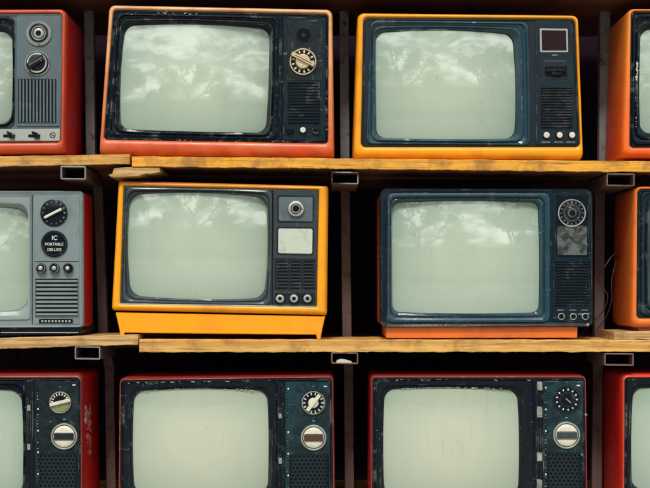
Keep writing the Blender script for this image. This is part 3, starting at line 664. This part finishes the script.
# ------------------------------------------------------------------ shelf boards
def W(px, py, y=0): return Vector(((px - VX) * U, y, (VY - py) * U))
def plank(name, label, x0, x1, zt0, zb0, zt1, zb1, yf, yb, key, cat='shelf board', seed=0, rag=.42, step=3, ends=0, group='wooden shelf boards'):
    """board with slightly uneven sawn edges; z given in photo pixels at both ends"""
    zm = (zb0 + zb1) / 2
    o0 = W((x0 + x1) / 2, zm, yf)
    bm = bmesh.new(); n = max(4, int((x1 - x0) / step)); rings = []
    prof = [(0, 0), (.1, .03), (.9, .03), (1, 0)]
    for i in range(n + 1):
        f = i / n; x = x0 + (x1 - x0) * f; zt = zt0 + (zt1 - zt0) * f; zb = zb0 + (zb1 - zb0) * f
        N = lambda k, s=.06: mn.noise(Vector((x * s, k * 7.3 + seed * 11.1, seed))) * rag * 2 + mn.noise(Vector((x * .35, k * 3.3, seed + 5))) * rag
        zt += N(1) * .5; zb += N(2)
        if ends: dx = 0
        p = []
        ec = .0011
        p.append(W(x, zt, yb)); p.append(W(x, zt, yf + ec)); p.append(W(x, zt + .55, yf + N(4) * .0004)); p.append(W(x, (zt + zb) / 2, yf + N(3) * .0006)); p.append(W(x, zb - .55, yf + N(5) * .0005)); p.append(W(x, zb, yf + ec)); p.append(W(x, zb, yb))
        rings.append([bm.verts.new(q - o0) for q in p])
    for a, b in zip(rings, rings[1:]):
        m = len(a)
        for j in range(m):
            f = bm.faces.new((a[j], a[(j + 1) % m], b[(j + 1) % m], b[j])); f.material_index = 1 if j >= 5 else 0
    bm.faces.new(list(reversed(rings[0]))); bm.faces.new(rings[-1])
    bmesh.ops.recalc_face_normals(bm, faces=bm.faces)
    me = bpy.data.meshes.new(name); bm.to_mesh(me); bm.free(); me.materials.append(M[key]); me.materials.append(M['under'])
    for p in me.polygons: p.use_smooth = True
    me.set_sharp_from_angle(angle=R(25))
    o = bpy.data.objects.new(name, me); COL.objects.link(o); o.location = o0
    return tag(o, label, cat, group)
plank('shelf_board', 'short worn yellow board under the far left top-row television', -190, 129.6, 159, 170.5, 154.2, 163.8, .002, .17, 'paintwood2', seed=1)
plank('shelf_board', 'long yellow painted board running under the top row', 132, 880, 156.2, 166.6, 163.5, 174.8, 0, .17, 'paintwood', seed=2)
plank('shelf_board', 'short raw wood board under the grey-faced television in the middle row', -190, 138, 343.5, 354.5, 334.6, 344.8, .001, .17, 'rawwood2', seed=3)
plank('shelf_board', 'long raw pine board with visible grain running under the middle row', 139, 880, 339.6, 352.4, 340.6, 352, .003, .17, 'rawwood', seed=4)
for zt, zb, w in ((157, 168, 'top'), (341, 351.5, 'middle')):
    plank('rear_board', 'dark rear board behind the front boards of the %s row' % w, -190, 880, zt + 2.2, zb + (3 if w == 'top' else 0), zt + 3.5 if w == 'top' else zt, zb + 4 if w == 'top' else zb, .185, .46, 'darkwood', seed=6 + zt)
plank('shelf_board', 'dark board above the top row at the very top edge', -190, 880, -24, -10, -21, -8, .0, .46, 'darkwood', seed=9)
plank('shelf_board', 'lowest board carrying the bottom row', -190, 880, 514, 526, 514, 526, .0, .46, 'rawwood', seed=10)
plank('board_offcut', 'small raw board end under the glossy orange television at right', 614.5, 870, 331.5, 340, 331.5, 340.3, .006, .15, 'rawwood2', cat='board', seed=12, group='loose pieces of wood')
plank('board_offcut', 'little dark block between the two boards beneath the amber television', 128, 139.5, 335.5, 339.6, 335.3, 339.6, .03, .10, 'darkwood', cat='board', seed=14, group='loose pieces of wood', step=2)
# split shim wedged under the gap
bm = MB(lambda x, z, y: W(x, z, y)).mat('rawwood2')
top = [(108, 175), (112, 173.6), (113.5, 168.2), (125, 167), (140, 166.9), (159.5, 167.2)]; bot = [(160, 171.5), (150, 173.5), (145, 173.2), (138, 176), (124, 177), (118, 177.4), (111, 177.2)]
P_ = top + bot; L = P_
bm.loft([bm.lp(L, .13), bm.lp(L, .0045), bm.lp(shrink(L, .985, 134, 172, .9), .003)], True, True)
sh = bm.build('wood_shim', None, 25)
o0 = W(134, 172, .003)
for v in sh.data.vertices: v.co -= o0
sh.location = o0
tag(sh, 'splintered pale wood shim wedged under the gap between the top boards', 'wood shim', 'loose pieces of wood')

# ------------------------------------------------------------------ steel posts with tube brackets
def post(label, xs, tubes, key, hw=5.0):
    yp = .19; k = (DIST + yp) / DIST
    base = Vector(((xs[-1][0] - VX) * U * k, yp, -.95))
    root = empty('steel_post', base, label, 'steel post', 'steel posts of the rack')
    PP = lambda px, py, y: Vector(((px - VX) * U * k, y + yp, (VY - py) * U * k)) - base
    b = MB(PP).mat(key)
    b2 = []
    for x, z in xs:
        b2.append([PP(x - hw, z, .022), PP(x - hw, z, .001), PP(x - hw + .5, z, 0), PP(x + hw - .5, z, 0), PP(x + hw, z, .001), PP(x + hw, z, .022)])
    b.loft(b2, True, True); b.build('upright', root, 25)
    for (x0, z0, x1, z1, key2) in tubes:
        T = lambda px, py, y: W(px, py, y) - base
        b = MB(T).mat(key2); q = (x0, z0, x1, z0 + .3, x1, z1 + .4, x0, z1)
        O = rloop(q, 1.4, ka=4, ke=3); I = inset(O, 1.35); I2 = inset(O, .5); I3 = inset(O, 1.0)
        b.loft([b.lp(O, .0045), b.lp(O, .0033), b.lp(I2, .0025), b.lp(I3, .0025), b.lp(I, .004)])
        b.mat('steelbrown'); b.loft([b.lp(O, .19), b.lp(O, .0045)]); b.loft([b.lp(I, .004), b.lp(I, .12)], False, True)
        br = b.build('bracket_tube', root, 30)
        if x0 == 331.2 and z0 > 300:
            b = MB(T).mat('pale_fleck')
            b.mat('ivory'); L = [(336, 363), (337, 360.3), (341, 359.2), (345, 359.6), (349, 360.8), (351.5, 361.6), (352, 363)]
            b.loft([b.lp(L, .04), b.lp(L, .006), b.lp(shrink(L, .9, 344, 362), .0045)], True, True); b.build('dried_filler', br)
post('leaning grey steel post at left, between far left and second televisions', [(87, -60), (88.5, 0), (90.5, 160), (98, 190), (103, 335), (109, 368), (111, 488), (113, 590)],
     [(60.3, 165.8, 85.5, 179.2, 'tubelight'), (74.5, 346.3, 100, 359.5, 'tubelight')], 'steel', 4.6)
post('middle steel post between the second and third televisions of each row', [(343.3, -60), (344, 0), (345, 170), (347, 335), (348.5, 365), (349.5, 488), (350, 590)],
     [(331.4, 171.5, 358.5, 183.8, 'tubelight'), (331.2, 352.4, 358.2, 364, 'tuberust')], 'steelbrown' if 0 else 'steel', 4.6)
post('right steel post beside the televisions cut off by the right edge', [(606, -60), (605.5, 0), (604, 165), (600, 190), (599.5, 335), (598, 370), (597, 488), (596, 590)],
     [(607, 173.2, 635, 185.8, 'tuberust'), (604.8, 353.2, 634.2, 365.8, 'tuberust')], 'steel', 5.0)
# rusted side strip beside right post

# back boarding of the rack
b = MB(lambda x, z, y: W(x, z, y)).mat('back')
for i in range(14):
    x = -200 + i * 78; b.box(x, -60, x + 77.2, 600, .53, .515 + random.uniform(-.002, .002), .6)
b.box(-200, -60, 890, 600, .54, .5303, .1)
bk = b.build('back_boarding', None)
tag(bk, 'dark boarding closing the back of the rack behind every television', 'boarding')

# ------------------------------------------------------------------ yard in front (seen only in the glass)
def grid_plane(name, s, z, key):
    me = bpy.data.meshes.new(name); me.from_pydata([(-s, -s, z), (s, -s, z), (s, s, z), (-s, s, z)], [], [(0, 1, 2, 3)]); me.materials.append(key)
    o = bpy.data.objects.new(name, me); COL.objects.link(o); o['kind'] = 'structure'; return o
gm = NT('yard_ground'); v = gm.coords(); gm.l(gm.mix(gm.noise(v, 1.3, 6, .65), (.26, .25, .20), (.38, .37, .31)), gm.p.inputs['Base Color']); gm.p.inputs['Roughness'].default_value = .9
grid_plane('ground', 400, -.95, gm.m)
lf = NT('leaf_green'); v = lf.coords(); lf.l(lf.mix(lf.noise(v, 3, 3), (.035, .07, .02), (.08, .12, .04)), lf.p.inputs['Base Color']); lf.p.inputs['Roughness'].default_value = .6
bkm = NT('bark'); v = bkm.coords((1, 1, .3)); bkm.l(bkm.mix(bkm.noise(v, 12, 5), (.05, .035, .025), (.12, .09, .07)), bkm.p.inputs['Base Color']); bkm.p.inputs['Roughness'].default_value = .9
M['leaf'] = lf.m; M['bark'] = bkm.m
wl = NT('rendered_wall'); v = wl.coords(); wl.l(wl.mix(wl.noise(v, 2, 6, .7), (.30, .31, .26), (.40, .40, .34)), wl.p.inputs['Base Color']); wl.p.inputs['Roughness'].default_value = .9
M['wall'] = wl.m
ID = lambda x, z, y: Vector((x, y, z))
def tree(x, y, h, seed):
    rn = random.Random(seed)
    root = empty('tree', (x, y, -.95), 'leafy tree across the yard, mirrored in the upper screens', 'tree', 'trees mirrored in the screens')
    b = MB(ID).mat('bark'); tips = []
    def limb(p, d, l, r, dep):
        q = p + d * l; a = d.orthogonal().normalized(); c = d.cross(a)
        b.loft([[pp + (a * math.cos(k * 1.0472) + c * math.sin(k * 1.0472)) * rr for k in range(6)] for pp, rr in ((p, r), (p + d * l * .5 + a * l * .04, r * .8), (q, r * .6))], False, True)
        if dep >= 2: tips.append(q)
        if dep < 4:
            for _ in range(3):
                nd = (d + Vector((rn.gauss(0, .55), rn.gauss(0, .55), rn.gauss(.12, .35)))).normalized(); limb(q, nd, l * rn.uniform(.6, .82), r * .58, dep + 1)
    limb(Vector((0, 0, 0)), Vector((0, 0, 1)), h * .3, h * .028, 0)
    b.build('trunk', root)
    b = MB(ID).mat('leaf')
    for tp in tips:
        for _ in range(26):
            c = tp + Vector((rn.gauss(0, .35), rn.gauss(0, .35), rn.gauss(0, .28))) * h * .085
            u = Vector((rn.gauss(0, 1), rn.gauss(0, 1), rn.gauss(0, 1))).normalized(); w = u.orthogonal().normalized(); s = rn.uniform(.06, .13)
            vs = [b.bm.verts.new(c + u * s), b.bm.verts.new(c + w * s * .55), b.bm.verts.new(c - u * s), b.bm.verts.new(c - w * s * .55)]; b.face(vs)
    b.build('crown', root)
for x, y, h, sd in ((-7.5, -14, 6.8, 1), (-1.6, -16, 7.4, 2), (4.6, -13.5, 6.3, 3), (11, -18, 8, 4), (-15, -18, 8, 5), (-4.8, -19, 5.0, 6), (1.4, -18.5, 4.6, 7), (7.8, -19, 5.4, 8), (-11, -17, 4.8, 9)): tree(x, y, h, sd)
root = empty('shed', (0, -21, -.95), 'long low shed across the yard, mirrored in the screens', 'shed')
b = MB(ID).mat('wall'); b.loft([[Vector((sx, sy, z)) for sx, sy in ((-26, 0), (26, 0), (26, -6), (-26, -6))] for z in (0, 3.0)], True, True); b.build('wall', root)
b = MB(ID).mat('wall'); b.loft([[Vector((sx, sy, z)) for sx, sy in ((-26.5, .5), (26.5, .5), (26.5, -6.5), (-26.5, -6.5))] for z in (3.02, 3.25)] + [[Vector((sx, -3, 4.0)) for sx in (-26.5, 26.5, 26.5, -26.5)]], True, False); b.build('roof', root)

# ------------------------------------------------------------------ sky, sun, camera
EL, AZ = 50, 188                    # sun height; compass direction it comes from (front, a little left)
w = bpy.data.worlds.new('World'); SC.world = w; w.use_nodes = True; nt = w.node_tree
bg = nt.nodes['Background']; sky = nt.nodes.new('ShaderNodeTexSky'); sky.sky_type = 'NISHITA'; sky.sun_disc = False
sky.sun_elevation = R(EL); sky.sun_rotation = R(AZ); sky.dust_density = 3; sky.air_density = 1
tc = nt.nodes.new('ShaderNodeTexCoord'); mp = nt.nodes.new('ShaderNodeMapping'); mp.inputs['Scale'].default_value = (1, 1, 2.2); mp.inputs['Location'].default_value = (3.1, .4, 1.7)
nz = nt.nodes.new('ShaderNodeTexNoise'); nz.inputs['Scale'].default_value = 5.5; nz.inputs['Detail'].default_value = 9; nz.inputs['Roughness'].default_value = .66; nz.inputs['Distortion'].default_value = .3
rp = nt.nodes.new('ShaderNodeMapRange'); rp.inputs['From Min'].default_value = .46; rp.inputs['From Max'].default_value = .60
mx = nt.nodes.new('ShaderNodeMix'); mx.data_type = 'RGBA'; mx.inputs['B'].default_value = (50, 51, 47, 1)
L = nt.links.new
L(tc.outputs['Generated'], mp.inputs[0]); L(mp.outputs[0], nz.inputs['Vector']); L(nz.outputs['Fac'], rp.inputs['Value']); L(rp.outputs[0], mx.inputs['Factor'])
L(sky.outputs[0], mx.inputs['A']); L(mx.outputs['Result'], bg.inputs['Color']); bg.inputs['Strength'].default_value = .052
sl = bpy.data.lights.new('sun', 'SUN'); sl.energy = 2.3; sl.angle = R(11); sl.color = (1, .95, .86)
so = bpy.data.objects.new('sun', sl); COL.objects.link(so)
# sun_rotation is measured clockwise from +Y
d = Vector((math.sin(R(AZ)) * math.cos(R(EL)), math.cos(R(AZ)) * math.cos(R(EL)), math.sin(R(EL))))
so.rotation_euler = d.to_track_quat('Z', 'Y').to_euler()
cam = bpy.data.cameras.new('camera'); co = bpy.data.objects.new('camera', cam); COL.objects.link(co)
co.location = (0, -DIST, 0); co.rotation_euler = (R(90), 0, 0); cam.sensor_width = 36; cam.lens = 36 * DIST / 1.3
cam.shift_x = (325 - VX) / 650; cam.shift_y = (VY - 244) / 650; cam.clip_end = 1000; cam.clip_start = .05
SC.camera = co
SC.view_settings.view_transform = 'Standard'; SC.view_settings.look = 'None'; SC.view_settings.exposure = .05; SC.view_settings.gamma = 1
